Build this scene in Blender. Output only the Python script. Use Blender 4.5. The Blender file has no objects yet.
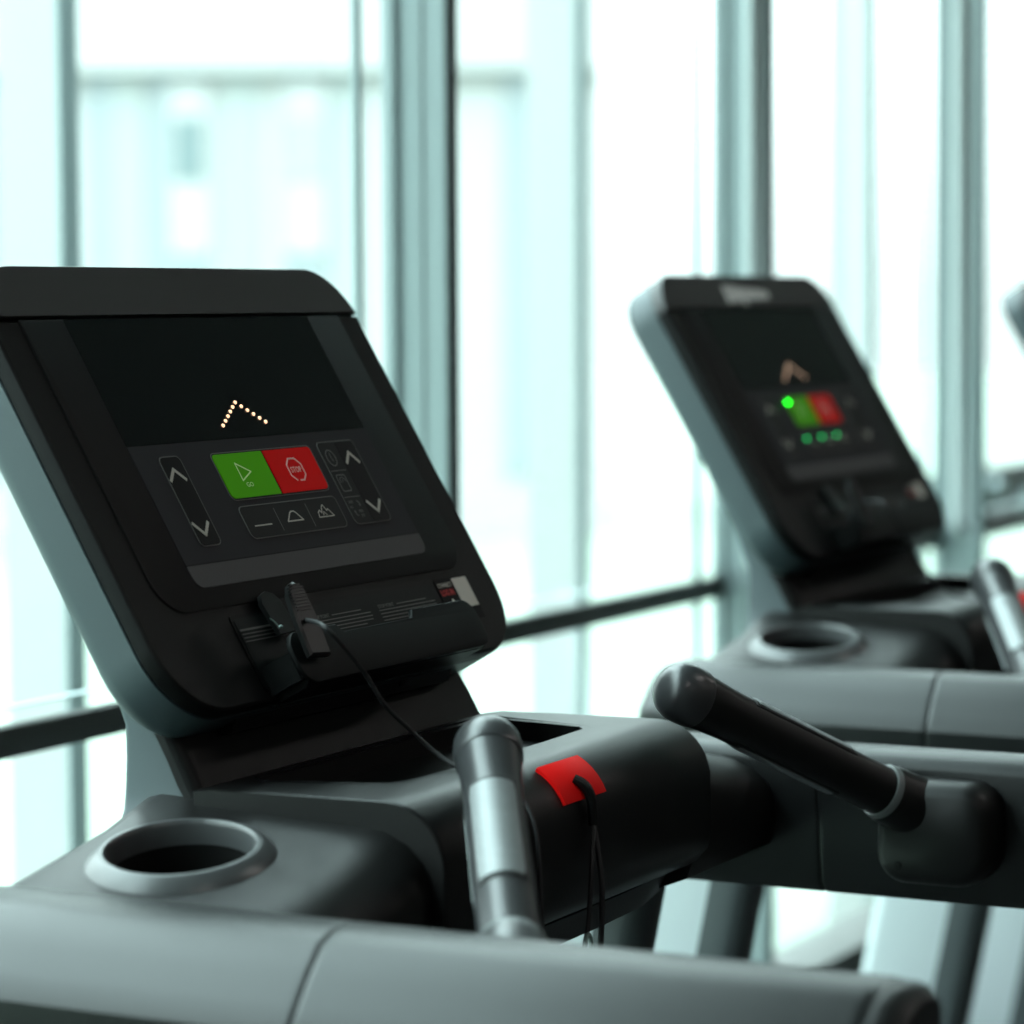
import bpy, bmesh, math, random
from math import sin, cos, pi, radians, tan
from mathutils import Vector, Matrix
random.seed(4)
C = bpy.context.scene.collection
Z0 = 1.35                                   # height of the display centre above the floor
AL = radians(30.459)
SA, CA = sin(AL), cos(AL)

# ------------------------------------------------------------------ materials
def mat(name, col, rough=.5, metal=0., spec=.5, bump=0., bscale=900., emis=None, estr=0., coat=0.):
    m = bpy.data.materials.new(name); m.use_nodes = True
    nt = m.node_tree; b = nt.nodes['Principled BSDF']
    b.inputs['Base Color'].default_value = (*col, 1)
    b.inputs['Roughness'].default_value = rough
    b.inputs['Metallic'].default_value = metal
    b.inputs['Specular IOR Level'].default_value = spec
    if coat: b.inputs['Coat Weight'].default_value = coat
    if emis:
        b.inputs['Emission Color'].default_value = (*emis, 1); b.inputs['Emission Strength'].default_value = estr
    if bump:
        n = nt.nodes.new('ShaderNodeTexNoise'); n.inputs['Scale'].default_value = bscale; n.inputs['Detail'].default_value = 2
        tc = nt.nodes.new('ShaderNodeTexCoord'); nt.links.new(tc.outputs['Object'], n.inputs['Vector'])
        bp = nt.nodes.new('ShaderNodeBump'); bp.inputs['Strength'].default_value = bump; bp.inputs['Distance'].default_value = .0006
        nt.links.new(n.outputs['Fac'], bp.inputs['Height']); nt.links.new(bp.outputs['Normal'], b.inputs['Normal'])
    return m
def mottled(name, c1, c2, scale, rough=.6, metal=0., stretch=(1, 1, 1)):
    m = mat(name, c1, rough, metal); nt = m.node_tree; b = nt.nodes['Principled BSDF']
    tc = nt.nodes.new('ShaderNodeTexCoord'); mp = nt.nodes.new('ShaderNodeMapping'); mp.inputs['Scale'].default_value = stretch
    n = nt.nodes.new('ShaderNodeTexNoise'); n.inputs['Scale'].default_value = scale; n.inputs['Detail'].default_value = 4
    r = nt.nodes.new('ShaderNodeMix'); r.data_type = 'RGBA'
    r.inputs['A'].default_value = (*c1, 1); r.inputs['B'].default_value = (*c2, 1)
    nt.links.new(tc.outputs['Object'], mp.inputs['Vector']); nt.links.new(mp.outputs['Vector'], n.inputs['Vector'])
    nt.links.new(n.outputs['Fac'], r.inputs['Factor']); nt.links.new(r.outputs['Result'], b.inputs['Base Color'])
    return m
M = {}
M['shell'] = mat('charcoal_plastic', (.0045, .0047, .0047), .45, spec=.14, bump=.25)
M['cap'] = mat('top_cap_plastic', (.016, .015, .015), .45, bump=.3)
M['arm'] = mat('satin_grey_plastic', (.007, .0078, .0082), .38, spec=.34, bump=.2)
M['dash'] = mat('dash_plastic', (.006, .006, .006), .40, spec=.22, bump=.25)
M['overlay'] = mat('overlay_film', (.0050, .0052, .0052), .5, spec=.14, bump=.2, bscale=1500)
M['screen'] = mat('screen_glass', (.002, .003, .004), .18, spec=.4)
def weave():
    m = mat('keypad_film', (.036, .036, .041), .55, spec=.2); nt = m.node_tree; b = nt.nodes['Principled BSDF']
    tc = nt.nodes.new('ShaderNodeTexCoord'); ck = nt.nodes.new('ShaderNodeTexChecker'); ck.inputs['Scale'].default_value = 700
    ck.inputs['Color1'].default_value = (.012, .012, .015, 1); ck.inputs['Color2'].default_value = (.018, .017, .021, 1)
    nt.links.new(tc.outputs['Object'], ck.inputs['Vector']); nt.links.new(ck.outputs['Color'], b.inputs['Base Color'])
    return m
M['keypad'] = weave()
M['rear'] = mat('rear_shell_grey', (.040, .060, .068), .45, bump=.2)
M['button'] = mat('button_film', (.004, .005, .0055), .45, spec=.2)
M['rocker'] = mat('rocker_black', (.002, .002, .0025), .4, spec=.12)
M['strip'] = mat('grey_strip', (.034, .031, .034), .5, bump=.3)
M['line'] = mat('printed_grey', (.12, .12, .115), .6)
M['icon'] = mat('printed_white', (.50, .47, .42), .6)
M['green'] = mat('go_green', (.10, .50, .002), .5, spec=.1)
M['red'] = mat('stop_red', (.85, .004, .004), .5, spec=.08)
M['pink'] = mat('stop_print', (1., .55, .5), .5)
M['lime'] = mat('go_print', (.75, 1., .45), .5)
M['lip'] = mat('tray_plastic', (.004, .0047, .0047), .5, spec=.12, bump=.2)
M['recess'] = mat('recess_black', (.008, .010, .010), .5)
M['rubber'] = mat('grip_rubber', (.004, .004, .004), .42, spec=.25)
M['grip'] = mat('grip_plastic', (.030, .031, .033), .32)
M['collar'] = mat('collar_grey', (.10, .11, .11), .4)
M['silver'] = mottled('brushed_sensor', (.22, .235, .235), (.18, .19, .195), 60, .48, .6, (1, 1, 8))
M['cupring'] = mat('cup_ring', (.055, .058, .060), .33)
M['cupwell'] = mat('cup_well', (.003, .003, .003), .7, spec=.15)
M['steel'] = mat('upright_paint', (.50, .55, .57), .42, .25)
M['upshade'] = mat('upright_rear_shade', (.045, .055, .058), .45)  # rear of the silver upright, its shading painted as a darker colour
M['keyred'] = mat('key_red', (.80, .006, .005), .6, spec=.08)
M['cord'] = mat('black_cord', (.006, .006, .007), .6)
M['clip'] = mat('clip_plastic', (.004, .0045, .0045), .34, spec=.3)
M['pin'] = mat('clip_pin', (.20, .28, .26), .4, .5)
M['white'] = mat('white_label', (.62, .58, .52), .6)
M['lredt'] = mat('label_red', (.45, .02, .02), .6)
M['labelbk'] = mat('label_black', (.004, .004, .004), .5, spec=.1)
M['warn'] = mat('warning_plate', (.005, .007, .007), .5, spec=.15)
M['led'] = mat('led_amber', (.9, .6, .4), .5, emis=(1., .62, .38), estr=1.6)
M['ledlow'] = mat('led_amber_dim', (.5, .35, .25), .5, emis=(1., .62, .42), estr=.75)
M['ledgreen'] = mat('led_green', (.1, .8, .2), .5, emis=(.01, 1., .02), estr=13.)
M['ledgreen2'] = mat('led_green_dim', (.05, .4, .15), .5, emis=(.0, 1., .22), estr=2.2)
M['logo'] = mat('logo_print', (.85, .83, .80), .5)
M['belt'] = mat('belt_rubber', (.018, .018, .018), .7, bump=.5, bscale=300)
M['motor'] = mat('motor_cover', (.035, .038, .04), .4)
M['floor'] = mottled('gym_floor', (.030, .030, .031), (.045, .044, .044), 30, .5)
M['wall'] = mat('room_paint', (.16, .15, .145), .8)
M['ceil'] = mat('ceiling_paint', (.10, .098, .095), .8)
M['lamp'] = mat('lamp_diffuser', (.9, .9, .88), .5, emis=(1, .95, .91), estr=12.)
M['lampf'] = mat('lamp_frame', (.6, .6, .6), .4)
M['alu'] = mottled('mullion_aluminium', (.27, .33, .335), (.22, .28, .285), 3, .38, .35, (1, 1, .2))
M['alul'] = mat('mullion_light', (.62, .68, .69), .4, .3)
M['mullshade'] = mat('mullion_shade_deep', (.010, .014, .014), .6)  # room-facing mullion front, shade put into the colour
M['mullshade2'] = mat('mullion_shade_pale', (.07, .10, .10), .5)  # same front on the other mullions, shade painted paler
M['railblack'] = mat('rail_dark', (.022, .026, .022), .45)
M['fin'] = mottled('facade_fin_light', (.345, .350, .345), (.31, .325, .32), 3, .6, 0, (1, 1, .15))
M['findark'] = mat('facade_fin_edge', (.27, .33, .335), .5)
M['ground'] = mottled('outdoor_paving', (.20, .225, .20), (.13, .17, .12), .35, .8)
M['bwhite'] = mat('building_white', (.30, .305, .30), .7)
M['bblue'] = mat('building_blue', (.20, .225, .235), .7)
M['bgreen'] = mat('building_pale_green', (.235, .255, .25), .7)
M['bwin'] = mat('building_window', (.11, .145, .15), .4)
M['loop'] = mat('loop_grey', (.42, .48, .48), .4)
def glass():
    m = bpy.data.materials.new('window_glass'); m.use_nodes = True; nt = m.node_tree
    for n in list(nt.nodes): nt.nodes.remove(n)
    o = nt.nodes.new('ShaderNodeOutputMaterial'); mx = nt.nodes.new('ShaderNodeMixShader')
    t = nt.nodes.new('ShaderNodeBsdfTransparent'); t.inputs['Color'].default_value = (.93, .985, .975, 1)
    g = nt.nodes.new('ShaderNodeBsdfGlossy'); g.inputs['Roughness'].default_value = .02; g.inputs['Color'].default_value = (1, 1, 1, 1)
    f = nt.nodes.new('ShaderNodeLayerWeight'); f.inputs['Blend'].default_value = .5
    pw = nt.nodes.new('ShaderNodeMath'); pw.operation = 'POWER'; pw.inputs[1].default_value = 4.
    ml = nt.nodes.new('ShaderNodeMath'); ml.operation = 'MULTIPLY_ADD'; ml.inputs[1].default_value = .5; ml.inputs[2].default_value = .02
    nt.links.new(f.outputs['Facing'], pw.inputs[0]); nt.links.new(pw.outputs[0], ml.inputs[0])
    nt.links.new(ml.outputs[0], mx.inputs[0]); nt.links.new(t.outputs[0], mx.inputs[1]); nt.links.new(g.outputs[0], mx.inputs[2])
    nt.links.new(mx.outputs[0], o.inputs[0]); return m
M['glass'] = glass()

# ------------------------------------------------------------------ helpers
def obj(name, bm, m, parent=None, sharp=35):
    me = bpy.data.meshes.new(name); bmesh.ops.recalc_face_normals(bm, faces=bm.faces[:]); bm.to_mesh(me); bm.free()
    for mm in (m if isinstance(m, (list, tuple)) else [m]): me.materials.append(mm)
    for p in me.polygons: p.use_smooth = True
    me.set_sharp_from_angle(angle=radians(sharp))
    o = bpy.data.objects.new(name, me); C.objects.link(o)
    if parent is not None:
        o.parent = parent
    return o
def tag(o, label, cat, group=None):
    o['label'] = label; o['category'] = cat
    if group: o['group'] = group
    return o
def thing(name, label, cat, loc=(0, 0, 0), group=None):
    o = bpy.data.objects.new(name, None); o.location = loc; C.objects.link(o); o.empty_display_size = .05
    return tag(o, label, cat, group)
def struct(o):
    o['kind'] = 'structure'; return o
def loft(bm, rings, closed=True, cap=True, midx=0):
    vs = [[bm.verts.new(Vector(p)) for p in r] for r in rings]
    n = len(rings[0])
    for a, b in zip(vs, vs[1:]):
        for i in range(n if closed else n - 1):
            j = (i + 1) % n
            try:
                f = bm.faces.new((a[i], a[j], b[j], b[i])); f.material_index = midx
            except ValueError: pass
    if cap and closed:
        for r in (vs[0], vs[-1]):
            try:
                f = bm.faces.new(r); f.material_index = midx
            except ValueError: pass
    return vs
def box(bm, x0, x1, y0, y1, z0, z1, bev=0., midx=0):
    before = set(bm.faces)
    loft(bm, [[(x0, y0, z), (x1, y0, z), (x1, y1, z), (x0, y1, z)] for z in (z0, z1)])
    new = [f for f in bm.faces if f not in before]
    if bev:
        es = {e for f in new for e in f.edges}
        r = bmesh.ops.bevel(bm, geom=list(es), offset=bev, segments=3, affect='EDGES', profile=.5)
        new = [f for f in bm.faces if f not in before]
    for f in new: f.material_index = midx
def rrect(x0, x1, y0, y1, r, seg=6):
    """rounded rectangle; r = (bl, br, tr, tl)"""
    if not isinstance(r, (list, tuple)): r = (r,) * 4
    out = []
    for (cx, cy, a0, rr) in ((x0 + r[0], y0 + r[0], pi, r[0]), (x1 - r[1], y0 + r[1], 1.5 * pi, r[1]),
                             (x1 - r[2], y1 - r[2], 0, r[2]), (x0 + r[3], y1 - r[3], .5 * pi, r[3])):
        for k in range(seg + 1):
            a = a0 + .5 * pi * k / seg; out.append((cx + rr * cos(a), cy + rr * sin(a)))
    return out
def inset(poly, d):
    n = len(poly); out = []
    for i in range(n):
        p0, p1, p2 = Vector(poly[i - 1]), Vector(poly[i]), Vector(poly[(i + 1) % n])
        a = (p1 - p0); b = (p2 - p1)
        if a.length < 1e-9: a = b
        if b.length < 1e-9: b = a
        na = Vector((-a.y, a.x)).normalized(); nb = Vector((-b.y, b.x)).normalized()
        m = (na + nb)
        if m.length < 1e-6: m = na
        m.normalize(); k = d / max(.4, m.dot(na)); out.append((p1.x + m.x * k, p1.y + m.y * k))
    return out
def P(x, v, n=0.):                           # display plane coordinates -> treadmill coordinates
    return Vector((x, v * SA - n * CA, Z0 + v * CA + n * SA))
def slab(bm, poly, n0, n1, bev=0., midx=0):  # outline in the display plane, thickness n0..n1, front edge eased
    rings = [[P(x, v, n0) for x, v in poly]]
    if bev:
        rings.append([P(x, v, n1 - bev) for x, v in poly])
        rings.append([P(x, v, n1 - bev * .3) for x, v in inset(poly, bev * .3)])
        rings.append([P(x, v, n1) for x, v in inset(poly, bev)])
    else: rings.append([P(x, v, n1) for x, v in poly])
    loft(bm, rings, midx=midx)
def stroke(bm, pts, w, n0, n1, closed=False):  # printed line in the display plane
    pts = [Vector(p) for p in pts]
    segs = list(zip(pts, pts[1:])) + ([(pts[-1], pts[0])] if closed else [])
    for a, b in segs:
        d = (b - a).normalized(); s = Vector((-d.y, d.x)) * w / 2; e = d * w * .35
        q = [a - e - s, b + e - s, b + e + s, a - e + s]
        loft(bm, [[P(p.x, p.y, n) for p in q] for n in (n0, n1)])
def path_smooth(pts, sub=6):
    pts = [Vector(p) for p in pts]; out = []
    for i in range(len(pts) - 1):
        p0 = pts[max(0, i - 1)]; p1 = pts[i]; p2 = pts[i + 1]; p3 = pts[min(len(pts) - 1, i + 2)]
        for k in range(sub):
            t = k / sub
            out.append(.5 * ((2 * p1) + (p2 - p0) * t + (2 * p0 - 5 * p1 + 4 * p2 - p3) * t * t + (3 * p1 - p0 - 3 * p2 + p3) * t ** 3))
    out.append(pts[-1]); return out
def tube(bm, pts, rad, seg=12, up=Vector((0, 0, 1)), a0=0., a1=None, closed_path=False):
    pts = [Vector(p) for p in pts]; n = len(pts)
    rf = rad if callable(rad) else (lambda t: rad)
    rings = []
    prev = None
    for i, p in enumerate(pts):
        t = (pts[min(n - 1, i + 1)] - pts[max(0, i - 1)]).normalized()
        if prev is None:
            u = up - t * up.dot(t)
            if u.length < .1: u = Vector((1, 0, 0)) - t * t.x
            u.normalize()
        else:
            u = (prev - t * prev.dot(t)).normalized()
        prev = u; w = t.cross(u); r = rf(i / (n - 1))
        rings.append([p + (u * cos(2 * pi * k / seg) + w * sin(2 * pi * k / seg)) * r for k in range(seg)])
    loft(bm, rings)
def lathe(bm, prof, c, nrm, seg=56, midx=0, cap=True):
    nrm = Vector(nrm).normalized(); u = nrm.orthogonal().normalized(); w = nrm.cross(u); c = Vector(c)
    loft(bm, [[c + nrm * h + (u * cos(2 * pi * k / seg) + w * sin(2 * pi * k / seg)) * max(r, 1e-4) for k in range(seg)] for r, h in prof], midx=midx, cap=cap)
def text(name, s, cx, cv, h, m, parent, n0=.0014, width=None, shear=0., bold=0.):
    cu = bpy.data.curves.new(name, 'FONT'); cu.body = s; cu.size = 1; cu.align_x = 'CENTER'; cu.align_y = 'CENTER'
    cu.extrude = .01; cu.resolution_u = 2; cu.shear = shear; cu.offset = bold
    o = bpy.data.objects.new(name, cu); C.objects.link(o); bpy.context.view_layer.update()
    dg = bpy.context.evaluated_depsgraph_get(); me = bpy.data.meshes.new_from_object(o.evaluated_get(dg)); me.name = name
    bpy.data.objects.remove(o)
    xs = [v.co.x for v in me.vertices]; ys = [v.co.y for v in me.vertices]
    mx, my = (max(xs) + min(xs)) / 2, (max(ys) + min(ys)) / 2; hy = max(ys) - min(ys); wx = max(xs) - min(xs)
    ky = h / hy; kx = (width / wx) if width else ky
    for v in me.vertices: v.co = P(cx + (v.co.x - mx) * kx, cv + (v.co.y - my) * ky, n0 + .0001 * (v.co.z > 0))
    me.materials.clear(); me.materials.append(m)
    o = bpy.data.objects.new(name, me); C.objects.link(o); o.parent = parent; return o
def cut(o, cutter_bm):
    me = bpy.data.meshes.new('cutter'); bmesh.ops.recalc_face_normals(cutter_bm, faces=cutter_bm.faces[:]); cutter_bm.to_mesh(me); cutter_bm.free()
    c = bpy.data.objects.new('cutter', me); C.objects.link(c)
    md = o.modifiers.new('b', 'BOOLEAN'); md.operation = 'DIFFERENCE'; md.object = c; md.solver = 'EXACT'
    bpy.context.view_layer.update(); dg = bpy.context.evaluated_depsgraph_get()
    nm = bpy.data.meshes.new_from_object(o.evaluated_get(dg)); nm.name = o.data.name
    o.modifiers.clear(); o.data = nm; bpy.data.objects.remove(c)
    for p in nm.polygons: p.use_smooth = True
    nm.set_sharp_from_angle(angle=radians(35))

# ------------------------------------------------------------------ treadmill
def B(): return bmesh.new()
def clip_poly(poly, v, above):
    out = []; n = len(poly)
    for i in range(n):
        a, b = poly[i], poly[(i + 1) % n]; ia = (a[1] > v) == above; ib = (b[1] > v) == above
        if ia: out.append(a)
        if ia != ib:
            t = (v - a[1]) / (b[1] - a[1]); out.append((a[0] + t * (b[0] - a[0]), v))
    return out
def console_outline():
    # top corners r .045, bottom corners r .05, lower edge slightly bowed
    pts = rrect(-.231, .231, -.188, .1378, (.052, .052, .047, .047), 10)
    return [(x, v) for x, v in pts]
OUT = console_outline()

def make_treadmill():
    T = thing('treadmill', 'nearest treadmill, in sharp focus, with black cord clipped to its console', 'treadmill', (0, 0, 0), 'treadmills in a row along the window')
    # ---- console shell
    bm = B(); lower = clip_poly(OUT, .0972, False)
    loft(bm, [[P(x, v, n) for x, v in inset(lower, d)] for d, n in ((.0012, -.0136), (.0012, -.0125), (0, -.0122), (0, -.006), (.0008, -.0026), (.0024, -.0012))])
    obj('console_front_housing', bm, M['shell'], T)
    bm = B(); upper = clip_poly(OUT, .0981, True)
    loft(bm, [[P(x, v, n) for x, v in inset(upper, d)] for d, n in ((.0006, -.0136), (.0006, -.0125), (0, -.0122), (0, -.005), (.0004, -.0016), (.0013, -.0004))])
    obj('console_top_cap', bm, M['cap'], T)
    bm = B()
    loft(bm, [[P(x, v, n) for x, v in inset(OUT, d)] for d, n in ((.0012, -.013), (.0012, -.0136), (0, -.014), (0, -.036), (.0012, -.042), (.005, -.0465), (.012, -.048))])
    obj('console_rear_housing', bm, M['rear'], T)
    # ---- overlay with a groove round it
    ov = rrect(-.2005, .2005, -.1195, .0958, (.027, .027, .001, .001), 8)
    bm = B(); slab(bm, inset(ov, -.0010), -.004, -.0010); obj('overlay_groove', bm, M['rocker'], T)
    bm = B(); slab(bm, ov, -.003, 0., .0008); OV = obj('overlay_panel', bm, M['overlay'], T)
    bm = B(); slab(bm, rrect(-.1535, .1535, .0002, .0956, .0006, 2), -.001, .0003); SC = obj('screen', bm, M['screen'], T)
    bm = B(); slab(bm, rrect(-.1535, .1535, -.0875, -.0002, .0006, 2), -.001, .0004); KP = obj('keypad', bm, M['keypad'], T)
    bm = B(); slab(bm, rrect(-.1535, .1535, -.1045, -.0885, (.009, .009, .0006, .0006), 6), -.001, .0006); obj('grey_strip', bm, M['strip'], T)
    bm = B(); slab(bm, rrect(-.1535, .1535, -.0886, -.0874, .0002, 1), -.001, .00045); obj('strip_groove', bm, M['rocker'], T)
    # ---- amber chevron of ten dots
    bm = B(); a, t, b = Vector((-.0304, .0104)), Vector((-.0013, .0275)), Vector((.0249, .0109))
    dots = [a.lerp(t, k / 5) for k in range(6)] + [t.lerp(b, k / 5) for k in range(1, 6)]
    for d in dots:
        c = P(d.x, d.y, .0004)
        bmesh.ops.create_icosphere(bm, subdivisions=2, radius=.0014, matrix=Matrix.Translation(c))
    obj('chevron_light', bm, M['led'], SC)
    # ---- keys
    H = .0004
    def key(name, poly, m, h=.0010, edge=True, w=.0006):
        b_ = B(); slab(b_, poly, H - .0003, H + h * .6); o = obj(name, b_, m, KP)
        if edge:
            e_ = B(); po = inset(poly, -w * 1.3)
            loft(e_, [[P(x, v, n) for x, v in q] for q, n in ((po, H - .0002), (po, H + .0005), (inset(po, w), H + .0005), (inset(po, w), H - .0002))], cap=False)
            obj('key_outline', e_, M['line'], o)
        return o
    K = H + .0007
    lr = key('incline_key', rrect(-.1256, -.1020, -.0756, -.0100, .0042), M['rocker'])
    bm = B(); stroke(bm, [(-.1243, -.0273), (-.1154, -.0192), (-.1065, -.0272)], .0024, K - .0001, K + .0001)
    obj('arrow_icon', bm, M['icon'], lr); bm = B(); stroke(bm, [(-.1243, -.0594), (-.1154, -.0680), (-.1065, -.0596)], .0024, K - .0001, K + .0001)
    obj('arrow_icon', bm, M['icon'], lr)
    go = key('go_button', rrect(-.0632, -.0010, -.0450, -.0113, (.0045, .0003, .0003, .003)), M['green'], edge=False)
    bm = B(); stroke(bm, [(-.0404, -.0190), (-.0258, -.0262), (-.0404, -.0323)], .0010, K - .0001, K + .0001, True); obj('start_icon', bm, M['lime'], go)
    text('go_lettering', 'GO', -.0345, -.0357, .0034, M['lime'], go, K, .0085)
    st = key('stop_button', rrect(.0010, .0632, -.0450, -.0113, (.0003, .0045, .003, .0003)), M['red'], edge=False)
    bm = B(); cx, cv = .0320, -.0278; oc = []
    for k in range(8):
        a_ = radians(22.5 + 45 * k); oc.append((cx + .0102 * cos(a_), cv + .0092 * sin(a_)))
    # open octagon drawn as two hooks, one round each side of the word
    stroke(bm, [(cx - .0095, cv - .0045), (cx - .0094, cv + .0037), (cx - .0040, cv + .0085), (cx + .0040, cv + .0085), (cx + .0094, cv + .0037), (cx + .0095, cv - .0045), (cx + .0045, cv - .0087), (cx - .0005, cv - .0087)], .0012, K - .0001, K + .0001)
    stroke(bm, [(cx - .0095, cv - .0045), (cx - .0045, cv - .0085)], .0012, K - .0001, K + .0001)
    obj('octagon_icon', bm, M['pink'], st)
    text('stop_lettering', 'STOP', cx, cv - .0003, .0046, M['pink'], st, K, .0135, bold=.01)
    e_ = B(); po = inset(rrect(-.0632, .0632, -.0450, -.0113, (.0045, .0045, .003, .003)), -.0016)
    loft(e_, [[P(x, v, n) for x, v in q] for q, n in ((po, H - .0002), (po, H + .0003), (inset(po, .0006), H + .0003), (inset(po, .0006), H - .0002))], cap=False)
    obj('key_frame', e_, M['line'], KP)
    pr = key('program_key', rrect(-.0625, .0632, -.0752, -.0517, (.005, .005, .004, .004)), M['button'])
    bm = B(); stroke(bm, [(-.0212, -.0553), (-.0212, -.0724)], .0005, K - .0001, K + .0001); obj('key_divider', bm, M['line'], pr); bm = B(); stroke(bm, [(.0207, -.0549), (.0207, -.0724)], .0005, K - .0001, K + .0001)
    obj('key_divider', bm, M['line'], pr)
    bm = B(); stroke(bm, [(-.0534, -.0666), (-.0324, -.0666)], .0010, K - .0001, K + .0001); obj('program_icon', bm, M['icon'], pr); bm = B()
    stroke(bm, [(-.0107, -.0664), (-.0038, -.0602), (-.0017, -.0592), (.0020, -.0592), (.0040, -.0606), (.0094, -.0664)], .0010, K - .0001, K + .0001, True); obj('program_icon', bm, M['icon'], pr); bm = B()
    mt = [(.0312, -.0663), (.0325, -.0625), (.0350, -.0610), (.0370, -.0632), (.0398, -.0585), (.0422, -.0572), (.0445, -.0618), (.0466, -.0606), (.0513, -.0663)]
    stroke(bm, mt, .0008, K - .0001, K + .0001, True); stroke(bm, [(.0380, -.0650), (.0400, -.0625), (.0425, -.0650)], .0006, K - .0001, K + .0001)
    obj('program_icon', bm, M['icon'], pr)
    rc = key('speed_key', rrect(.0755, .1256, -.0748, -.0092, (.0048, .0048, .0030, .0042)), M['button'])
    bm = B(); slab(bm, rrect(.1000, .1252, -.0744, -.0096, (.002, .0044, .0026, .002)), H, K + .0001); rk = obj('speed_rocker', bm, M['rocker'], rc)
    Q = K + .0002
    bm = B(); stroke(bm, [(.1033, -.0270), (.1123, -.0187), (.1206, -.0270)], .0024, Q - .0001, Q + .0001)
    obj('arrow_icon', bm, M['icon'], rc); bm = B(); stroke(bm, [(.1033, -.0589), (.1124, -.0674), (.1214, -.0589)], .0024, Q - .0001, Q + .0001)
    obj('arrow_icon', bm, M['icon'], rc)
    bm = B()
    cl = [(.0857 + .0058 * cos(2 * pi * k / 20), -.0219 + .0064 * sin(2 * pi * k / 20)) for k in range(20)]
    stroke(bm, cl, .0008, K - .0001, K + .0001, True); stroke(bm, [(.0857, -.0180), (.0857, -.0222), (.0868, -.0245)], .0007, K - .0001, K + .0001)
    bx_ = rrect(.0797, .0912, -.0489, -.0358, .0016, 3); stroke(bm, bx_, .0008, K - .0001, K + .0001, True)
    stroke(bm, [(.0855 + .0034 * cos(a_), -.0405 + .0028 * sin(a_)) for a_ in [pi * k / 8 - .3 for k in range(11)]], .0006, K - .0001, K + .0001)
    stroke(bm, [(.0845, -.0415), (.0862, -.0395)], .0006, K - .0001, K + .0001)
    stroke(bm, [(.0900, -.0572), (.0921, -.0588), (.0921, -.0612)], .0008, K - .0001, K + .0001); stroke(bm, [(.0913, -.0604), (.0921, -.0614), (.0928, -.0604)], .0006, K - .0001, K + .0001)
    stroke(bm, [(.0812, -.0648), (.0812, -.0672), (.0830, -.0688)], .0008, K - .0001, K + .0001); stroke(bm, [(.0804, -.0657), (.0812, -.0646), (.0820, -.0657)], .0006, K - .0001, K + .0001)
    obj('mode_icon', bm, M['line'], rc)
    text('mode_lettering', 'UNIT', .0815, -.0578, .0022, M['line'], rc, K, .0068); text('mode_lettering', 'KG', .0795, -.0618, .0020, M['line'], rc, K, .0035)
    text('mode_lettering', 'MIN', .0892, -.0655, .0022, M['line'], rc, K, .0055); text('mode_lettering', 'M', .0892, -.0692, .0022, M['line'], rc, K, .0035)
    bm = B(); stroke(bm, [(.0762, -.0323), (.0972, -.0323)], .0005, K - .0001, K + .0001); obj('key_divider', bm, M['line'], rc); bm = B(); stroke(bm, [(.0762, -.0537), (.0972, -.0537)], .0005, K - .0001, K + .0001)
    obj('key_divider', bm, M['line'], rc)
    # ---- accessory tray: recess, warning plate, lip with two end walls
    bm = B(); slab(bm, rrect(-.1335, .1370, -.182, -.1262, (.004, .004, .003, .003)), -.003, -.0004); obj('tray_recess', bm, M['rocker'], T)
    bm = B(); slab(bm, rrect(-.1310, .1345, -.181, -.1290, (.003, .003, .003, .003)), -.002, .0002); WP = obj('warning_plate', bm, M['warn'], T)
    bm = B(); N0, N1 = .0002, .0004
    def lines(x0, x1, v0, n_, dv=.0026, short=0):
        for k in range(n_):
            e = x1 - (.012 if k == n_ - 1 else random.random() * .004)
            stroke(bm, [(x0, v0 - k * dv), (e, v0 - k * dv)], .0007, N0, N1)
    lines(-.0400, .0366, -.1415, 4); lines(-.014, .0366, -.1385, 1); lines(.0484, .1290, -.1418, 4); lines(.075, .129, -.139, 1); lines(-.1290, -.0650, -.1405, 3)
    stroke(bm, [(-.129, -.1375), (-.085, -.1375)], .0014, N0, N1)
    obj('warning_lines', bm, M['line'], WP)
    text('warning_lettering', 'STOP POINT', -.0285, -.1383, .0028, M['line'], WP, N0, .022); text('warning_lettering', 'STOP POINT', .060, -.1388, .0028, M['line'], WP, N0, .022)
    bm = B(); slab(bm, rrect(.1415, .1900, -.1620, -.1262, (.001, .001, .001, .003)), -.002, -.0006); SL = obj('connect_sticker', bm, M['labelbk'], T)
    bm = B(); slab(bm, rrect(.1675, .1895, -.1512, -.1274, .0004, 1), -.001, -.0004); obj('white_patch', bm, M['white'], SL)
    text('sticker_lettering', 'CONNECT', .1542, -.1315, .0036, M['white'], SL, -.0005, .0205)
    text('sticker_lettering', 'LOG IN', .1535, -.1375, .0052, M['lredt'], SL, -.0005, .0190, bold=.04)
    bm = B(); loft(bm, [[P(x, v, n) for x, v in ((.149, -.150), (.1615, -.150), (.1555, -.1425))] for n in (-.0006, -.0004)]); obj('triangle_mark', bm, M['white'], SL)
    bm = B()
    top = [(-.0620, -.1540), (-.0560, -.1600), (.0370, -.1600), (.0420, -.1540)]
    lipo = rrect(-.127, .127, -.191, -.154, (.014, .012, .014, .014), 5)
    k_ = [i for i, q_ in enumerate(lipo) if abs(q_[1] + .154) < 1e-6 and q_[0] > 0][-1]
    lipo = lipo[:k_ + 1] + top[::-1] + lipo[k_ + 1:]
    loft(bm, [[P(x, v, n) for x, v in inset(lipo, d)] for d, n in ((.0006, .0232), (0, .0238), (0, .0262), (.0004, .0269), (.0012, .0272))])
    for s in (-1, 1):                      # end walls curving back to the body
        q = [(.129 * s, 0.), (.129 * s, .014), (.1255 * s, .0240), (.1200 * s, .0262), (.1180 * s, .0240), (.1230 * s, .0215), (.1260 * s, .013), (.1260 * s, 0.)]
        loft(bm, [[P(x, v, n - .0015) for x, n in q] for v in (-.1855, -.174, -.166)])
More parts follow.
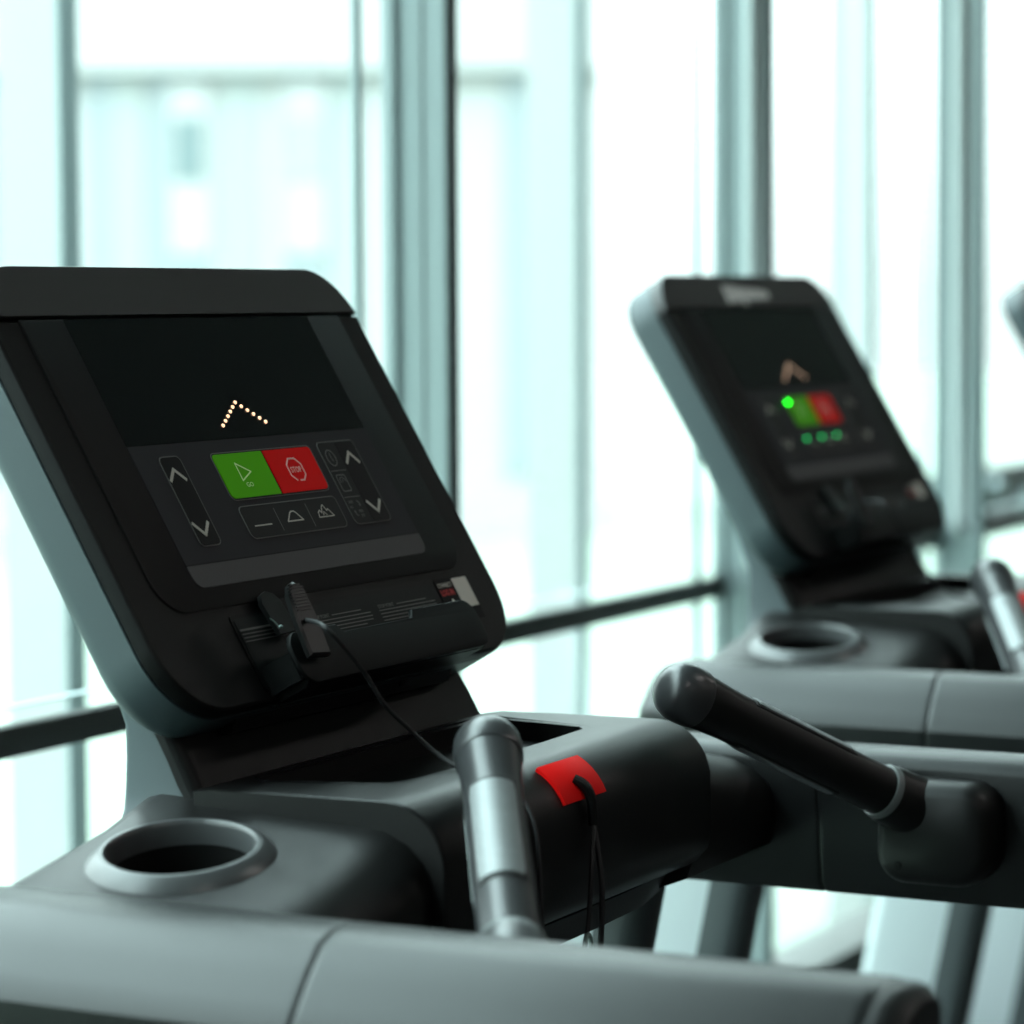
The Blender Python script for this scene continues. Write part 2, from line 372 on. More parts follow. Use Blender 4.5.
    fl = [(-.002, -.190), (.0210, -.191), (.0262, -.1865), (.0215, -.1845), (-.002, -.184)]
    loft(bm, [[P(x, v, n) for n, v in fl] for x in (-.122, .122)])
    obj('accessory_tray', bm, M['lip'], T)
    # ---- chin under the tray with a usb socket
    bm = B(); pr_ = [(-.040, Z0 - .160), (-.0735, Z0 - .166), (-.0770, Z0 - .170), (-.0735, Z0 - .1825), (-.066, Z0 - .185), (-.045, Z0 - .185)]
    loft(bm, [[(x, y, z) for y, z in pr_] for x in (-.146, .146)]); CH = obj('console_chin', bm, M['shell'], T)
    bm = B(); box(bm, .070, .0825, -.0775, -.0740, Z0 - .1780, Z0 - .1710, .0008); obj('usb_socket', bm, M['rocker'], CH)
    # ---- neck: broad column that carries the console
    def neck_ring(z, yf, yb, hw, r=(.010, .010, .005, .005)):
        return [(x, y, z) for x, y in rrect(-hw, hw, yf, yb, r, 4)]
    bm = B()
    pts = [(-.2500, -.105, -.020, .206), (-.2290, -.093, -.0200, .1945), (-.2200, -.0830, -.0200, .1930), (-.2110, -.0765, -.0200, .192), (-.1950, -.0680, -.0200, .191), (-.1750, -.0560, -.0190, .190), (-.14, -.040, -.005, .189), (-.088, -.010, .024, .187), (-.03, .023, .053, .184), (.0, .042, .064, .180), (.01, .050, .064, .178)]
    loft(bm, [neck_ring(Z0 + z, yf, yb, hw) for z, yf, yb, hw in pts]); NK = obj('neck', bm, [M['rear']], T)
    bm = B(); rings = []
    for z, yf, yb, hw in pts[:6] + [(-.16, -.048, 0, .1895)]:
        o_ = [(-hw - .0015, yf + .014), (-hw - .0015, yf + .008)] + [(-hw + .0085 - .010 * cos(radians(a_)), yf + .0085 - .010 * sin(radians(a_))) for a_ in (0, 22, 45, 67, 90)] + \
             [(hw - .0085 + .010 * sin(radians(a_)), yf + .0085 - .010 * cos(radians(a_))) for a_ in (0, 22, 45, 67, 90)] + [(hw + .0015, yf + .008), (hw + .0015, yf + .014)]
        rings.append([(x, y, Z0 + z) for x, y in o_])
    loft(bm, rings); obj('neck_front_cover', bm, M['shell'], NK)
    # ---- dash hood
    def arc(cy, cz, r, a0, a1, n_):
        return [(cy + r * cos(radians(a0 + (a1 - a0) * k / n_)), cz + r * sin(radians(a0 + (a1 - a0) * k / n_))) for k in range(n_ + 1)]
    def hood_prof(d=0.):
        p = [(-.078, -.3), (-.078, -.212 - d), (-.090, -.2100 - d), (-.150, -.2090 - d), (-.212, -.2085 - d)]
        p += arc(-.217, -.2500 - d * .2, .0415 - d * .8, 92, 172, 9)
        p += [(-.2590 + d, -.285), (-.2560 + d, -.300), (-.246 + d, -.311), (-.23, -.317), (-.19, -.323), (-.12, -.325), (-.09, -.32)]
        return p
    bm = B(); hp = hood_prof(); cen = (-.15, -.27)
    def shr(p, k): return [(cen[0] + (y - cen[0]) * k, cen[1] + (z - cen[1]) * k) for y, z in p]
    loft(bm, [[(x, y, Z0 + z) for y, z in shr(hp, k)] for x, k in ((-.2005, .985), (-.1995, .995), (-.197, 1.), (.197, 1.), (.1995, .995), (.2005, .985))])
    HD = obj('dash_hood', bm, M['dash'], T)
    # hood pocket: sunk tray on top between neck and front edge
    poc = [(-.150, -.100), (.150, -.100), (.156, -.108), (.139, -.183), (.130, -.190), (.060, -.193), (-.060, -.193), (-.130, -.190), (-.139, -.183), (-.156, -.108)]
    cb = B(); loft(cb, [[(x, y, Z0 + z) for x, y in poc] for z in (-.2245, -.19)]); cut(HD, cb)
    bm = B(); loft(bm, [[(x, y, Z0 + z) for x, y in inset(poc[::-1], .0006)] for z in (-.2244, -.2232)]); obj('hood_pocket_mat', bm, M['lip'], HD)
    bm = B(); q0 = inset(poc[::-1], -.0065); q1 = inset(poc[::-1], -.0057)
    def ht(y): return -.2090 + .0 * y
    loft(bm, [[(x, y, Z0 - .2115) for x, y in q0], [(x, y, Z0 - .20865) for x, y in q0], [(x, y, Z0 - .20865) for x, y in q1], [(x, y, Z0 - .2115) for x, y in q1]], cap=False)
    obj('pocket_seam', bm, M['rocker'], HD)
    # belly under the hood
    bm = B()
    loft(bm, [[(x, -.150 + (y + .15) * k, Z0 - .320 + (z + .320) * k) for y, z in ((-.240, -.315), (-.228, -.337), (-.20, -.347), (-.12, -.347), (-.08, -.33), (-.08, -.31))] for x, k in ((-.26, .30), (-.235, .62), (-.20, .86), (-.15, .97), (-.08, 1.), (.08, 1.), (.15, .97), (.20, .86), (.235, .62), (.26, .30))])
    obj('belly_cover', bm, M['dash'], T)
    # ---- shoulders with cup holders
    def zs(x, y): return -.2400 + .18 * (-abs(x) + .275) + .045 * (y + .118) + .005 * max(0., (.235 - abs(x)) / .04)
    for s in (-1, 1):
        bm = B(); rings = []
        for ax in (.190, .202, .24, .28, .32, .350, .372):
            ft = -.252 - .0 * ax
            pr2 = [(-.030, -.345), (-.0290, zs(ax, -.03) - .022), (-.0325, zs(ax, -.03) - .010), (-.040, zs(ax, -.04) - .0032), (-.050, zs(ax, -.05)), (-.085, zs(ax, -.085)), (-.150, zs(ax, -.15)), (-.205, zs(ax, -.205)),
                   (-.218, zs(ax, -.218) - .0015), (-.232, zs(ax, -.23) - .007), (-.243, zs(ax, -.24) - .017), (-.2485, zs(ax, -.24) - .030), (-.249, -.305), (-.243, -.322), (-.21, -.335), (-.10, -.345)]
            rings.append([(s * ax, y, Z0 + z) for y, z in pr2])
        loft(bm, rings); SH = obj('dash_shoulder', bm, M['dash'], T)
        c = Vector((s * .275, -.118, Z0 - .2320)); nrm = Vector((s * .18, -.045, 1)).normalized()
        cb = B(); lathe(cb, [(.0485, -.085), (.0485, .03)], c, nrm, 48); cut(SH, cb)
        bm = B(); lathe(bm, [(.0480, -.0150), (.0560, -.0130), (.0580, -.0110), (.0585, -.0090), (.0575, -.0070), (.0500, -.0002), (.0485, .0006), (.0465, .0006), (.0452, -.0006), (.0446, -.0030), (.0440, -.0150), (.0480, -.0150)], c, nrm, cap=False)
        # ring is a closed band
        CR = obj('cup_holder_ring', bm, M['cupring'], T)
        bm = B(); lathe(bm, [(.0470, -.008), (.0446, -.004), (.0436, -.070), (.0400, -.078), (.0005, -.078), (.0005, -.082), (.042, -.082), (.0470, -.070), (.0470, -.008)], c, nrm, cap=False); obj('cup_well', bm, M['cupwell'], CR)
        # ---- arm: front cover and long rear cover
        sec = [(.356, -.357), (.350, -.349), (.3405, -.2575), (.3430, -.2520), (.349, -.2482), (.366, -.2455), (.385, -.2457), (.400, -.2500), (.420, -.2640), (.434, -.2760), (.4415, -.2830), (.4450, -.2900), (.4440, -.2960), (.4330, -.348), (.428, -.357)]
        cc = (.392, -.302)
        def ring(y, k=1., dy=0.):
            return [(s * (cc[0] + (x - cc[0]) * k), y + dy * (x - .34) / .1, Z0 + cc[1] + (z - cc[1]) * k) for x, z in sec]
        bm = B(); loft(bm, [ring(-.012, .80), ring(-.018, .90), ring(-.030, .97), ring(-.050, 1.), ring(-.12, 1.), ring(-.20, 1.), ring(-.2780, 1., -.014), ring(-.2808, 1., -.014), ring(-.2820, .99, -.014)]); obj('arm_front_cover', bm, M['arm'], T)
        bm = B(); loft(bm, [ring(-.2830, .99, -.014), ring(-.2840, 1., -.014), ring(-.2870, 1., -.014), ring(-.40, 1.), ring(-.596, 1.), ring(-.6035, .985), ring(-.6050, .96)]); AR = obj('arm', bm, M['arm'], T)
        bm = B(); loft(bm, [ring(-.6045, .975), ring(-.608, .985), ring(-.616, .96), ring(-.622, .86)]); obj('end_cap', bm, M['rubber'], AR)
        # ---- hand grip
        bm = B()
        tip = Vector((s * .1480, -.2600, Z0 - .1820)); knee = Vector((s * .205, -.295, Z0 - .211)); basep = Vector((s * .326, -.3700, Z0 - .283))
        pth = path_smooth([tip, tip.lerp(basep, .30), tip.lerp(basep, .65), basep], 8)
        def gr(t): return .0213 - .0030 * min(1, t / .22) if t < .22 else .0183
        ax_ = (pth[1] - pth[0]).normalized()
        tube(bm, pth, gr, 28); GP = obj('hand_grip', bm, M['rubber'] if s > 0 else M['grip'], T)
        bm = B()
        u = ax_.orthogonal().normalized(); w = ax_.cross(u); rings = []
        for h, r in ((.012, .0207), (.010, .0214), (.0, .0217), (-.006, .0210), (-.012, .0188), (-.016, .0155), (-.0185, .0105), (-.0195, .004)):
            rings.append([tip + ax_ * h + (u * cos(2 * pi * k / 28) + w * sin(2 * pi * k / 28)) * r for k in range(28)])
        loft(bm, rings); obj('grip_end_cap', bm, M['grip'], GP)
        for side, nm in ((1, 'grip_sensor'), (-1, 'grip_sensor')):
            out = Vector((s * .44, -.11, .9)) if side > 0 else Vector((s * .10, .35, -.9)); out = (out - ax_ * out.dot(ax_)).normalized(); wv = ax_.cross(out)
            bm = B(); rings = []
            i0, i1 = int(len(pth) * .26), int(len(pth) * .62)
            A = tip.lerp(basep, .245); Bp = tip.lerp(basep, .640); L = (Bp - A)
            for t in [k / 10 for k in range(11)]:
                base = A + L * t
                # follow the path: nearest smoothed point
                base = min(pth, key=lambda q: (q - base).length) * 0 + base
                ro = .0196; ri = .0172; sp = 45 if 0 < t < 1 else 42
                oo = [base + (out * cos(radians(a_)) + wv * sin(radians(a_))) * ro for a_ in [-sp + 2 * sp * k / 12 for k in range(13)]]
                ii = [base + (out * cos(radians(a_)) + wv * sin(radians(a_))) * ri for a_ in [sp - 2 * sp * k / 12 for k in range(13)]]
                rings.append(oo + ii)
            loft(bm, rings); SN = obj(nm, bm, M['silver'], GP)
            bm = B(); rings = []
            for t in (-.035, -.034, 1.034, 1.035):
                base = A + L * t; sp = 50; ro = .0189; ri = .0172
                oo = [base + (out * cos(radians(a_)) + wv * sin(radians(a_))) * ro for a_ in [-sp + 2 * sp * k / 12 for k in range(13)]]
                ii = [base + (out * cos(radians(a_)) + wv * sin(radians(a_))) * ri for a_ in [sp - 2 * sp * k / 12 for k in range(13)]]
                rings.append(oo + ii)
            loft(bm, rings); obj('sensor_frame', bm, M['cord'], GP)
        # pod on the inner face of the arm
        bm = B(); rr = rrect(-.431, -.341, Z0 - .338, Z0 - .2605, (.030, .024, .016, .022), 6)
        X_ = lambda v: s * v
        loft(bm, [[(X_(x), y, z) for y, z in inset(rr, d)] for x, d in ((.345, 0), (.322, 0), (.314, .0015), (.308, .0045), (.3045, .010))]); PD = obj('grip_bracket', bm, M['grip'] if s < 0 else M['rubber'], T)
        bm = B(); dirv = (pth[-1] - pth[-2]).normalized(); cpos = tip.lerp(basep, .835)
        lathe(bm, [(.0180, -.0020), (.0196, -.0020), (.0206, -.0004), (.0206, .004), (.0150, .006)], cpos, dirv, 32); obj('grip_collar', bm, M['collar'], PD)
        bm = B(); lathe(bm, [(.0180, .0035), (.0210, .0035), (.0218, .006), (.0235, .045), (.0150, .050)], cpos, dirv, 32); obj('grip_socket', bm, M['grip'] if s < 0 else M['rubber'], PD)
        bm = B(); scr = Vector((s * .3058, -.3620, Z0 - .322)); lathe(bm, [(.0028, -.002), (.0028, .0016), (.0018, .0020), (.0016, .0006), (.0002, .0006)], scr, (-s, 0, 0), 16); obj('bracket_screw', bm, M['rocker'], PD)
        # ---- upright post from the arm down to the base
        bm = B()
        def up(z): return -.2000 * (z + .48)          # rearward lean
        rings = []
        for z in (-.335, -.48, -.7, -1.0, -1.25):
            yr = -.110 + up(z); rr2 = rrect(.366, .412, yr, yr + .136, (.016, .022, .012, .016), 5)
            rings.append([(s * x, y, Z0 + z) for x, y in rr2])
        loft(bm, rings); UP = obj('upright', bm, M['steel'], T)
        bm = B(); rings = []
        for z in (-.334, -.48, -.7, -1.0, -1.251):
            yr = -.1125 + up(z); rr2 = rrect(.3645, .4135, yr, yr + .044, (.022, .022, .001, .001), 6)
            rings.append([(s * x, y, Z0 + z) for x, y in rr2])
        loft(bm, rings); obj('upright_rear_shade', bm, M['upshade'], UP)  # dark skin paints the shade on the post's rounded rear
        # base side rail, foot
        bm = B(); box(bm, min(s * .285, s * .435), max(s * .285, s * .435), -1.55, .06, .075, .205, .018); RL = obj('side_rail', bm, M['arm'], T)
        bm = B(); box(bm, min(s * .300, s * .42), max(s * .300, s * .42), -1.45, -.12, .205, .2075, .001); obj('foot_strip', bm, M['belt'], RL)
        for y in (-1.42, .0):
            bm = B(); lathe(bm, [(.03, 0), (.032, .004), (.028, .02), (.012, .024), (.012, .080)], (s * .36, y, 0), (0, 0, 1), 20); obj('foot', bm, M['rubber'], T)
    # base: belt, deck, motor cover
    bm = B(); loft(bm, [[(x, y, z) for y, z in [( -1.50 + .045 * cos(a_), .135 + .045 * sin(a_)) for a_ in [pi / 2 + pi * k / 8 for k in range(9)]] + [(.02 + .045 * cos(a_), .135 + .045 * sin(a_)) for a_ in [-pi / 2 + pi * k / 8 for k in range(9)]]] for x in (-.265, .265)])
    obj('running_belt', bm, M['belt'], T)
    bm = B(); loft(bm, [[(x * k, y, z * 1. + (1 - k) * .0) for y, z in ((-.10, .10), (-.12, .200), (-.07, .262), (.05, .300), (.25, .290), (.36, .24), (.40, .16), (.40, .06), (0, .06))] for x, k in ((-.425, 1), (-.40, 1), (.40, 1), (.425, 1))])
    obj('motor_cover', bm, M['motor'], T)
    return T

T1 = make_treadmill()
def kids(o): return [c for c in bpy.data.objects if c.parent == o]
def copy_tree(o, parent=None):
    c = o.copy(); C.objects.link(c)
    if parent is not None: c.parent = parent
    for ch in kids(o): copy_tree(ch, c)
    return c

# ------------------------------------------------------------------ safety key set (key + cord + clip)
def make_key():
    K = thing('safety_key', 'red safety key on the nearest treadmill with black cord and clip', 'safety key', (0, 0, 0), 'safety keys on the treadmills')
    # curved red key on the hood edge
    def hp(a, r): return (-.217 + r * cos(radians(a)), Z0 - .2500 + r * sin(radians(a)))
    bm = B(); rings = []
    for x, k in ((-.0350, -.0006), (-.0340, 0), (.0250, 0), (.0260, -.0006)):
        o_ = [hp(a, .0446 + k) for a in [116 + 4.6 * j for j in range(10)]]; i_ = [hp(a, .0416) for a in [157.4 - 4.6 * j for j in range(10)]]
        rings.append([(x, y, z) for y, z in o_ + i_])
    loft(bm, rings); KB = obj('key_body', bm, M['keyred'], K)
    bm = B(); p0 = Vector((-.010, *hp(146, .046)))
    tube(bm, path_smooth([p0 + Vector((0, .004, .004)), p0 + Vector((.002, -.003, .000)), p0 + Vector((.004, -.007, -.010)), p0 + Vector((.004, -.008, -.026))], 4), .0036, 10); obj('key_strap', bm, M['clip'], K)
    # cord: clip -> over the dash -> behind the grip -> hanging loops -> key
    a = [P(-.110, -.151, .036), Vector((-.160, -.150, Z0 - .1085)), Vector((-.1461, -.158, Z0 - .1237)), Vector((-.1235, -.160, Z0 - .1433)), Vector((-.1083, -.165, Z0 - .164)), Vector((-.0873, -.170, Z0 - .1812)), Vector((-.0763, -.180, Z0 - .1951)),
         Vector((-.076, -.200, Z0 - .2060)), Vector((-.082, -.235, Z0 - .2125)), Vector((-.090, -.262, Z0 - .235)), Vector((-.096, -.270, Z0 - .290)), Vector((-.090, -.270, Z0 - .36)), Vector((-.060, -.270, Z0 - .42)), Vector((-.040, -.270, Z0 - .40)), Vector((-.036, -.270, Z0 - .335)), Vector((-.028, -.270, Z0 - .31)), Vector((-.022, -.270, Z0 - .27)), p0 + Vector((.004, -.008, -.024))]
    bm = B(); tube(bm, path_smooth(a, 8), .00165, 8); obj('cord', bm, M['cord'], K)
    a2 = [p0 + Vector((.004, -.008, -.024)), Vector((-.012, -.272, Z0 - .285)), Vector((-.014, -.272, Z0 - .330)), Vector((-.022, -.272, Z0 - .37)), Vector((-.034, -.272, Z0 - .38))]
    bm = B(); tube(bm, path_smooth(a2, 6), .0020, 8); obj('strap_loop', bm, M['cord'], K)
    bm = B(); tube(bm, [(-.032 + .0045 * cos(2 * pi * k_ / 16), -.272, Z0 - .328 + .011 * sin(2 * pi * k_ / 16)) for k_ in range(17)], .0014, 8); obj('cord_hook', bm, M['pin'], K)
    # clip gripping the lip of the tray
    bm = B()
    SX = .014
    outl = [(-.137, -.176), (-.113, -.178), (-.1115, -.150), (-.1125, -.134), (-.1165, -.1275), (-.1225, -.1255), (-.1285, -.1275), (-.1335, -.134), (-.136, -.150)]
    def arm_ring(n, tilt, d=0.): return [P(x + SX, v + .001, n + .0085 + (v + .15) * .08) for x, v in inset(outl[::-1][::-1], d)]
    loft(bm, [arm_ring(.0245, .20, .0015), arm_ring(.0252, .20), arm_ring(.0285, .22), arm_ring(.0300, .22, .0015)]); CL = obj('clip', bm, M['clip'], K)
    bm = B()
    for k in range(9):
        v = -.1285 - k * .0022; hw = .0085 if k else .006
        loft(bm, [[P(x + SX, v + dv + .001, n + .0085 + (v + .15) * .08) for x, dv in ((-.1245 - hw, 0), (-.1245 + hw, 0), (-.1245 + hw, .0009), (-.1245 - hw, .0009))] for n in (.0292, .0308)])
    obj('clip_ribs', bm, M['clip'], CL)
    bm = B(); outl2 = [(x - .006, v) for x, v in outl if v > -.1765]
    outl2 = [(-.144, -.160), (-.120, -.160), (-.120, -.136), (-.1235, -.130), (-.131, -.1275), (-.1385, -.130), (-.143, -.136)]
    loft(bm, [[P(x + .042, v + .012, n - (v + .16) * .12) for x, v in outl2] for n in (.0065, .0100)]); obj('clip_jaw', bm, M['clip'], K)
    bm = B(); lathe(bm, [(.0006, -.002), (.0013, -.0012), (.0015, 0.), (.0013, .0012), (.0006, .002)], P(-.1200, -.1480, .0230), (1, 0, 0), 14)
    obj('clip_pin', bm, M['pin'], CL)
    bm = B(); tube(bm, path_smooth([P(-.119, -.139, .018), P(-.1185, -.143, .020), P(-.118, -.1475, .021)], 4), .0004, 8); obj('clip_spring', bm, M['pin'], CL)
    return K
K1 = make_key()
D2, D3 = (1.2, .0732, 0.), (2.63, .150, 0.)
T2 = copy_tree(T1); T2.location = D2; T2['label'] = 'second treadmill from the camera, blurred, with green lights lit on its console'
T3 = copy_tree(T1); T3.location = D3; T3['label'] = 'farthest treadmill, only one console corner showing at the right edge of the photo'
K2 = copy_tree(K1); K2.location = D2; K2['label'] = 'safety key with black clip on the second, blurred treadmill'
# the second treadmill: lights and a maker's mark of its own
def child(o, nm): return [c for c in kids(o) if c.name.split('.')[0] == nm][0]
kp2, sc2, cap2 = child(T2, 'keypad'), child(T2, 'screen'), child(T2, 'console_top_cap')
cv2 = child(sc2, 'chevron_light'); cv2.data = cv2.data.copy(); cv2.data.materials[0] = M['ledlow']
def led(x, v, r, m, lab):
    bm = B(); bmesh.ops.create_icosphere(bm, subdivisions=2, radius=r, matrix=Matrix.Translation(P(x, v, .0016))); o = obj('indicator_light', bm, m, kp2); o['label'] = lab
led(-.0608, -.0172, .0018, M['ledgreen'], 'bright green light')
for x in (-.0616, -.0197, .0225): led(x, -.0600, .0017, M['ledgreen2'], 'dim green light')
bm = B()
for k, (x0, h, vb) in enumerate(((-.052, .021, .1035), (-.041, .019, .1045), (-.031, .017, .1060), (-.021, .021, .1010), (-.010, .014, .1075), (.001, .013, .1075), (.011, .012, .1080), (.021, .011, .1080), (.031, .009, .1085))):
    x0 = x0 * 1.28 - .001
    loft(bm, [[P(x, v, n) for x, v in ((x0, vb), (x0 + .0098, vb), (x0 + .0138, vb + h), (x0 + .0040, vb + h))] for n in (-.0006, -.0001)])
obj('maker_mark', bm, M['logo'], cap2)

# ------------------------------------------------------------------ window wall (plane y = .50)
W = .50; ZC = 3.05; XL, XR = -3.6, 8.2
rail_lo, rail_hi = Z0 - .3075, Z0 - .2795
mull = [1.0714 + .892 * k for k in range(-5, 8)]
mull = [x for x in mull if XL < x < XR]
for i, x in enumerate(mull):
    bm = B()
    # side grooves: stepped profile in plan
    prof = [(x, .505), (x, .488), (x + .003, .486), (x + .003, .472), (x, .470), (x, .456), (x + .002, .454), (x + .002, .4300), (x + .004, .4266), (x + .019, .4266), (x + .0195, .430), (x + .0195, .505)]
    loft(bm, [[(a, b, z) for a, b in prof] for z in (.0, ZC)])
    box(bm, x - .004, x + .0005, .4880, .4990, 0., ZC)
    o = struct(obj('trim_%d' % (i + 1), bm, M['alu'], sharp=20)); o['label'] = 'vertical aluminium window mullion'
    bm = B(); box(bm, x + .0035, x + .0210, .4235, .4275, 0., ZC); obj('mullion_front_shade', bm, M['mullshade'] if abs(x - 1.07) < .1 else M['mullshade2'], o)  # strip paints the shade on the room-facing front, deepest on one mullion
    bm = B(); box(bm, x - .0630, x - .0525, .499, .506, 0., ZC); obj('pane_edge', bm, M['alu'], o)
n = len(mull) + 1
ed = [XL] + mull + [XR]
for i in range(len(ed) - 1):
    a, b = ed[i] + (.0205 if i else 0), ed[i + 1] - .0045
    for j, (z0, z1) in enumerate(((.49, rail_lo), (rail_hi, ZC - .02))):
        bm = B(); box(bm, a, b, .501, .504, z0, z1); struct(obj('window_%d' % (2 * i + j + 1), bm, M['glass']))
bm = B()
for i in range(len(ed) - 1):
    a, b = ed[i] + (.0195 if i else 0), ed[i + 1]
    box(bm, a, b, .4880, .505, rail_lo, rail_hi, .002)
struct(obj('trim_%d' % (len(mull) + 1), bm, M['railblack']))
bm = B()
for i in range(len(ed) - 1):
    a, b = ed[i] + (.0205 if i else 0), ed[i + 1] - .005
    box(bm, a, b, .497, .509, rail_hi + .0138, rail_hi + .0150)
struct(obj('trim_%d' % (len(mull) + 2), bm, M['findark']))
bm = B(); box(bm, XL, XR, .43, .53, 0., .50, .003); struct(obj('trim_%d' % (len(mull) + 3), bm, M['railblack']))  # unseen low wall, added to darken floor bounce and the arm sides
bm = B(); box(bm, XL, XR, .44, .52, ZC - .03, ZC + .05, .003); struct(obj('trim_%d' % (len(mull) + 4), bm, M['railblack']))
# room shell
YB = -6.5
def sbox(name, m, *a):
    bm = B(); box(bm, *a); return struct(obj(name, bm, m))
sbox('floor', M['floor'], XL, XR, YB, .52, -.06, 0.)
sbox('ceiling', M['ceil'], XL, XR, YB, .52, ZC, ZC + .1)
sbox('wall_back', M['wall'], XL, XR, YB - .1, YB, 0., ZC)
sbox('wall_left', M['wall'], XL - .1, XL, YB, .52, 0., ZC)
sbox('wall_right', M['wall'], XR, XR + .1, YB, .52, 0., ZC)
for i in range(3):
    for j in range(2):
        x, y = -1.6 + 3.0 * i, -1.9 - 2.4 * j
        L = thing('ceiling_light', 'rectangular ceiling light panel', 'ceiling light', (x, y, ZC), 'ceiling light panels')
        bm = B(); box(bm, -.60, .60, -.15, .15, -.03, 0., .004); obj('light_frame', bm, M['lampf'], L)
        bm = B(); box(bm, -.56, .56, -.11, .11, -.034, -.029); obj('diffuser', bm, M['lamp'], L)
# cords looped against the two mullions
for x, y, zb, lab in ((2.725, .412, Z0 - .262, 'pale cord loop hanging beside the mullion nearest the right edge'), (1.895, .412, Z0 - .255, 'pale cord loop hanging beside the mullion behind the second treadmill')):
    bm = B(); r = .024 if x > 2 else .020
    pts = [(x - r, y, 2.35)] + [(x - r, y, 1.6), (x - r * 1.02, y, zb + .06), (x - r, y, zb + .02)] + [(x - r * cos(a), y, zb + .012 - r * .8 * sin(a)) for a in [pi * k / 8 for k in range(1, 8)]] + [(x + r, y, zb + .02), (x + r * 1.02, y, zb + .08), (x + r * .4, y, 1.7), (x - r * .2, y, 2.35)]
    tube(bm, path_smooth(pts, 4), .0105 if x > 2 else .009, 10)
    bmesh_o = obj('blind_cord', bm, M['loop']); tag(bmesh_o, lab, 'cord', 'cord loops by the mullions')

# ------------------------------------------------------------------ outdoors
bm = B(); box(bm, -40, 60, .53, 70, -.4, -.12); struct(obj('ground', bm, M['ground']))
for k, (x, lab) in enumerate(((1.3174, 'pale facade fin outside, seen at the left edge of the photo'), (2.776, 'pale facade fin outside, between the two consoles'), (4.166, 'pale facade fin outside, above the right part of the second console'), (-.14, 'pale facade fin outside, beyond the left edge'))):
    F_ = thing('facade_fin', lab, 'facade fin', (x, 1.10, -.12), 'facade fins outside the glass')
    bm = B(); box(bm, 0, .032, .004, .095, 0., 5.0); obj('fin_body', bm, M['fin'], F_)
    bm = B(); box(bm, -.004, .0360, 0., .006, 0., 5.0); obj('fin_edge', bm, M['findark'], F_)
# guard rail seen beyond the last bay
G = thing('guard_rail', 'dark horizontal guard rail outside the far right window', 'railing', (4.7, 1.12, -.12))
bm = B(); box(bm, 0., 2.6, 0., .05, Z0 + .12 - .428, Z0 + .12 - .305, .01); obj('beam', bm, M['railblack'], G)
for xx, zz in ((.31, -.355), (.55, -.40)):
    bm = B(); lathe(bm, [(.028, 0), (.028, .02), (.018, .03), (.001, .03)], (xx, 0, Z0 + .12 + zz), (0, -1, 0), 20); obj('bolt_cap', bm, M['alu'], G)
for xx in (.9, 2.4):
    bm = B(); box(bm, xx, xx + .06, .0, .05, 0, Z0 + .12 - .42, .006); obj('post', bm, M['railblack'], G)
# pale building 20 m away, square to the line of sight
th = radians(27.2306); cam = Vector((-1.78063, -1.1177, Z0 + .09465))
fw = Vector((cos(th), sin(th), 0)); rt = Vector((sin(th), -cos(th), 0))
BD = thing('office_building', 'pale striped office building with small dark windows across the street', 'building', tuple(cam + fw * 20 - Vector((0, 0, cam.z + .12))))
BD.rotation_euler = (0, 0, th - pi / 2)
zc = cam.z + .12                                      # camera height above the building's foot
def bpart(nm, m, r0, r1, z0, z1, d0, d1, par=BD):
    bm = B(); box(bm, r0, r1, d0, d1, z0, z1); return obj(nm, bm, m, par)
bpart('wall', M['bwhite'], -9, .62, 0, zc + 5.5, .15, 4)
bpart('upper_band', M['bwhite'], -9, .60, zc + 1.50, zc + 4.6, .02, .15)
for r0, r1, m in ((-2.80, -2.62, 'bblue'), (-2.62, -2.42, 'bgreen'), (-2.00 - .38, -1.99, 'bblue'), (-1.90, -1.66, 'bgreen'), (-1.50, -1.22, 'bblue'), (-1.18, -.96, 'bgreen'), (-.04, .14, 'bblue'), (-3.6, -3.3, 'bblue'), (.16, .5, 'bgreen')):
    pn = bpart('facade_panel', M[m], r0, r1, .4, zc + 1.515, .125, .16)
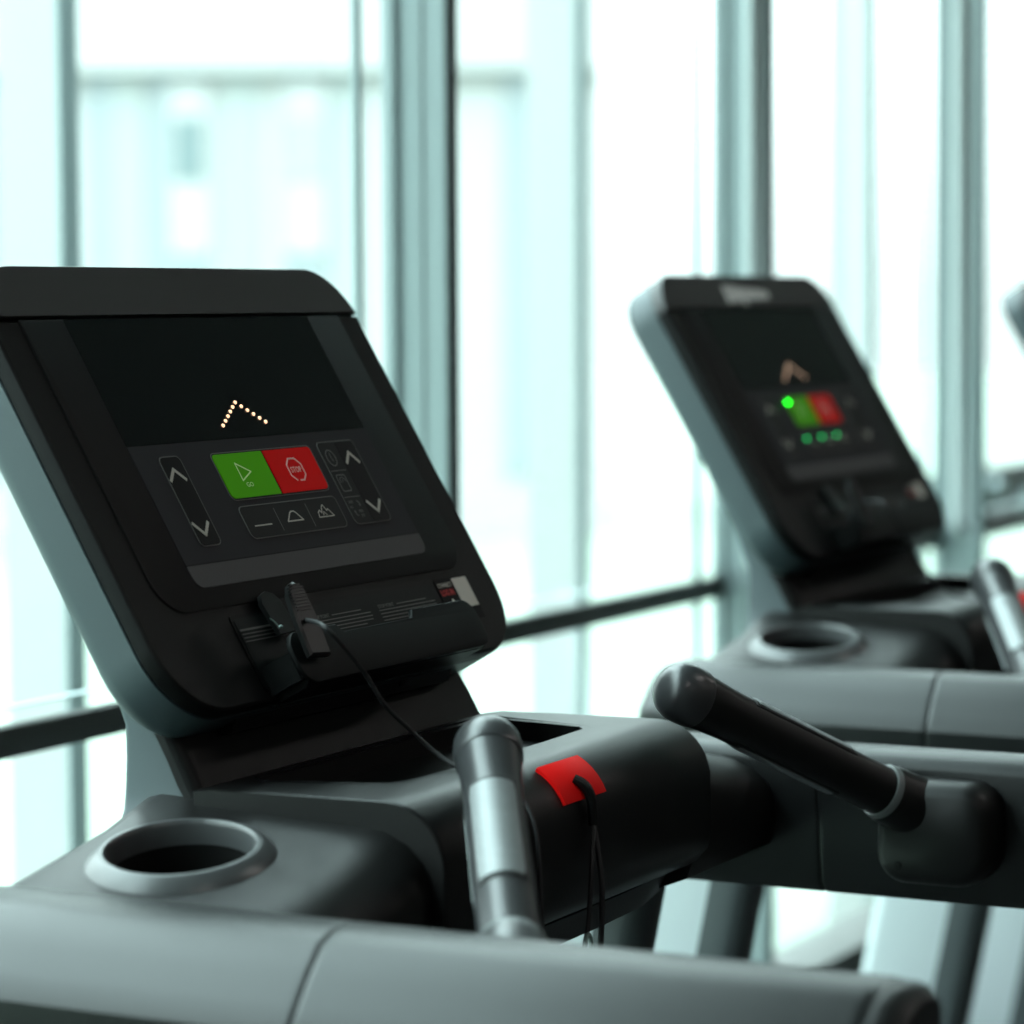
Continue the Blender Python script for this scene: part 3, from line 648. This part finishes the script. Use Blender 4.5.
for r0, r1, m in ((-2.22, -2.02, 'bwin'), (-1.46, -1.25, 'bgreen')):
    w_ = bpart('window_frame', M['bwhite'], r0 - .03, r1 + .03, zc + .30, zc + 1.44, .10, .13); bpart('pane', M[m], r0, r1, zc + .79, zc + 1.20, .09, .11, w_)

# ------------------------------------------------------------------ light, world, camera
wd = bpy.data.worlds.new('World'); bpy.context.scene.world = wd; wd.use_nodes = True; nt = wd.node_tree
bg = nt.nodes['Background']; st_ = nt.nodes.new('ShaderNodeMapRange'); st_.inputs['From Min'].default_value = 0.; st_.inputs['From Max'].default_value = .75; st_.inputs['To Min'].default_value = 2.2; st_.inputs['To Max'].default_value = 15.
tc = nt.nodes.new('ShaderNodeTexCoord'); sx = nt.nodes.new('ShaderNodeSeparateXYZ'); mr = nt.nodes.new('ShaderNodeMapRange')
mr.inputs['From Min'].default_value = -.05; mr.inputs['From Max'].default_value = .9
mx = nt.nodes.new('ShaderNodeMix'); mx.data_type = 'RGBA'
mx.inputs['A'].default_value = (.90, 1.0, .99, 1); mx.inputs['B'].default_value = (.80, .97, 1.0, 1)
nt.links.new(tc.outputs['Generated'], sx.inputs[0]); nt.links.new(sx.outputs['Z'], st_.inputs['Value']); nt.links.new(st_.outputs['Result'], bg.inputs['Strength']); nt.links.new(sx.outputs['Z'], mr.inputs['Value']); nt.links.new(mr.outputs['Result'], mx.inputs['Factor']); nt.links.new(mx.outputs['Result'], bg.inputs['Color'])

cd = bpy.data.cameras.new('Camera'); co = bpy.data.objects.new('Camera', cd); C.objects.link(co)
cd.sensor_width = 36; cd.lens = 3028.33 / 1024 * 36; cd.clip_start = .05; cd.clip_end = 300
co.matrix_world = Matrix.Translation(cam) @ Matrix.Rotation(th - pi / 2, 4, 'Z') @ Matrix.Rotation(pi / 2 - radians(4.0281), 4, 'X') @ Matrix.Rotation(-radians(.3154), 4, 'Z')
cd.dof.use_dof = True; cd.dof.focus_distance = 2.05; cd.dof.aperture_fstop = 4.8
sc = bpy.context.scene; sc.camera = co
vs = sc.view_settings; vs.view_transform = 'Standard'; vs.look = 'None'; vs.gamma = 1; vs.use_curve_mapping = False; vs.exposure = -.15
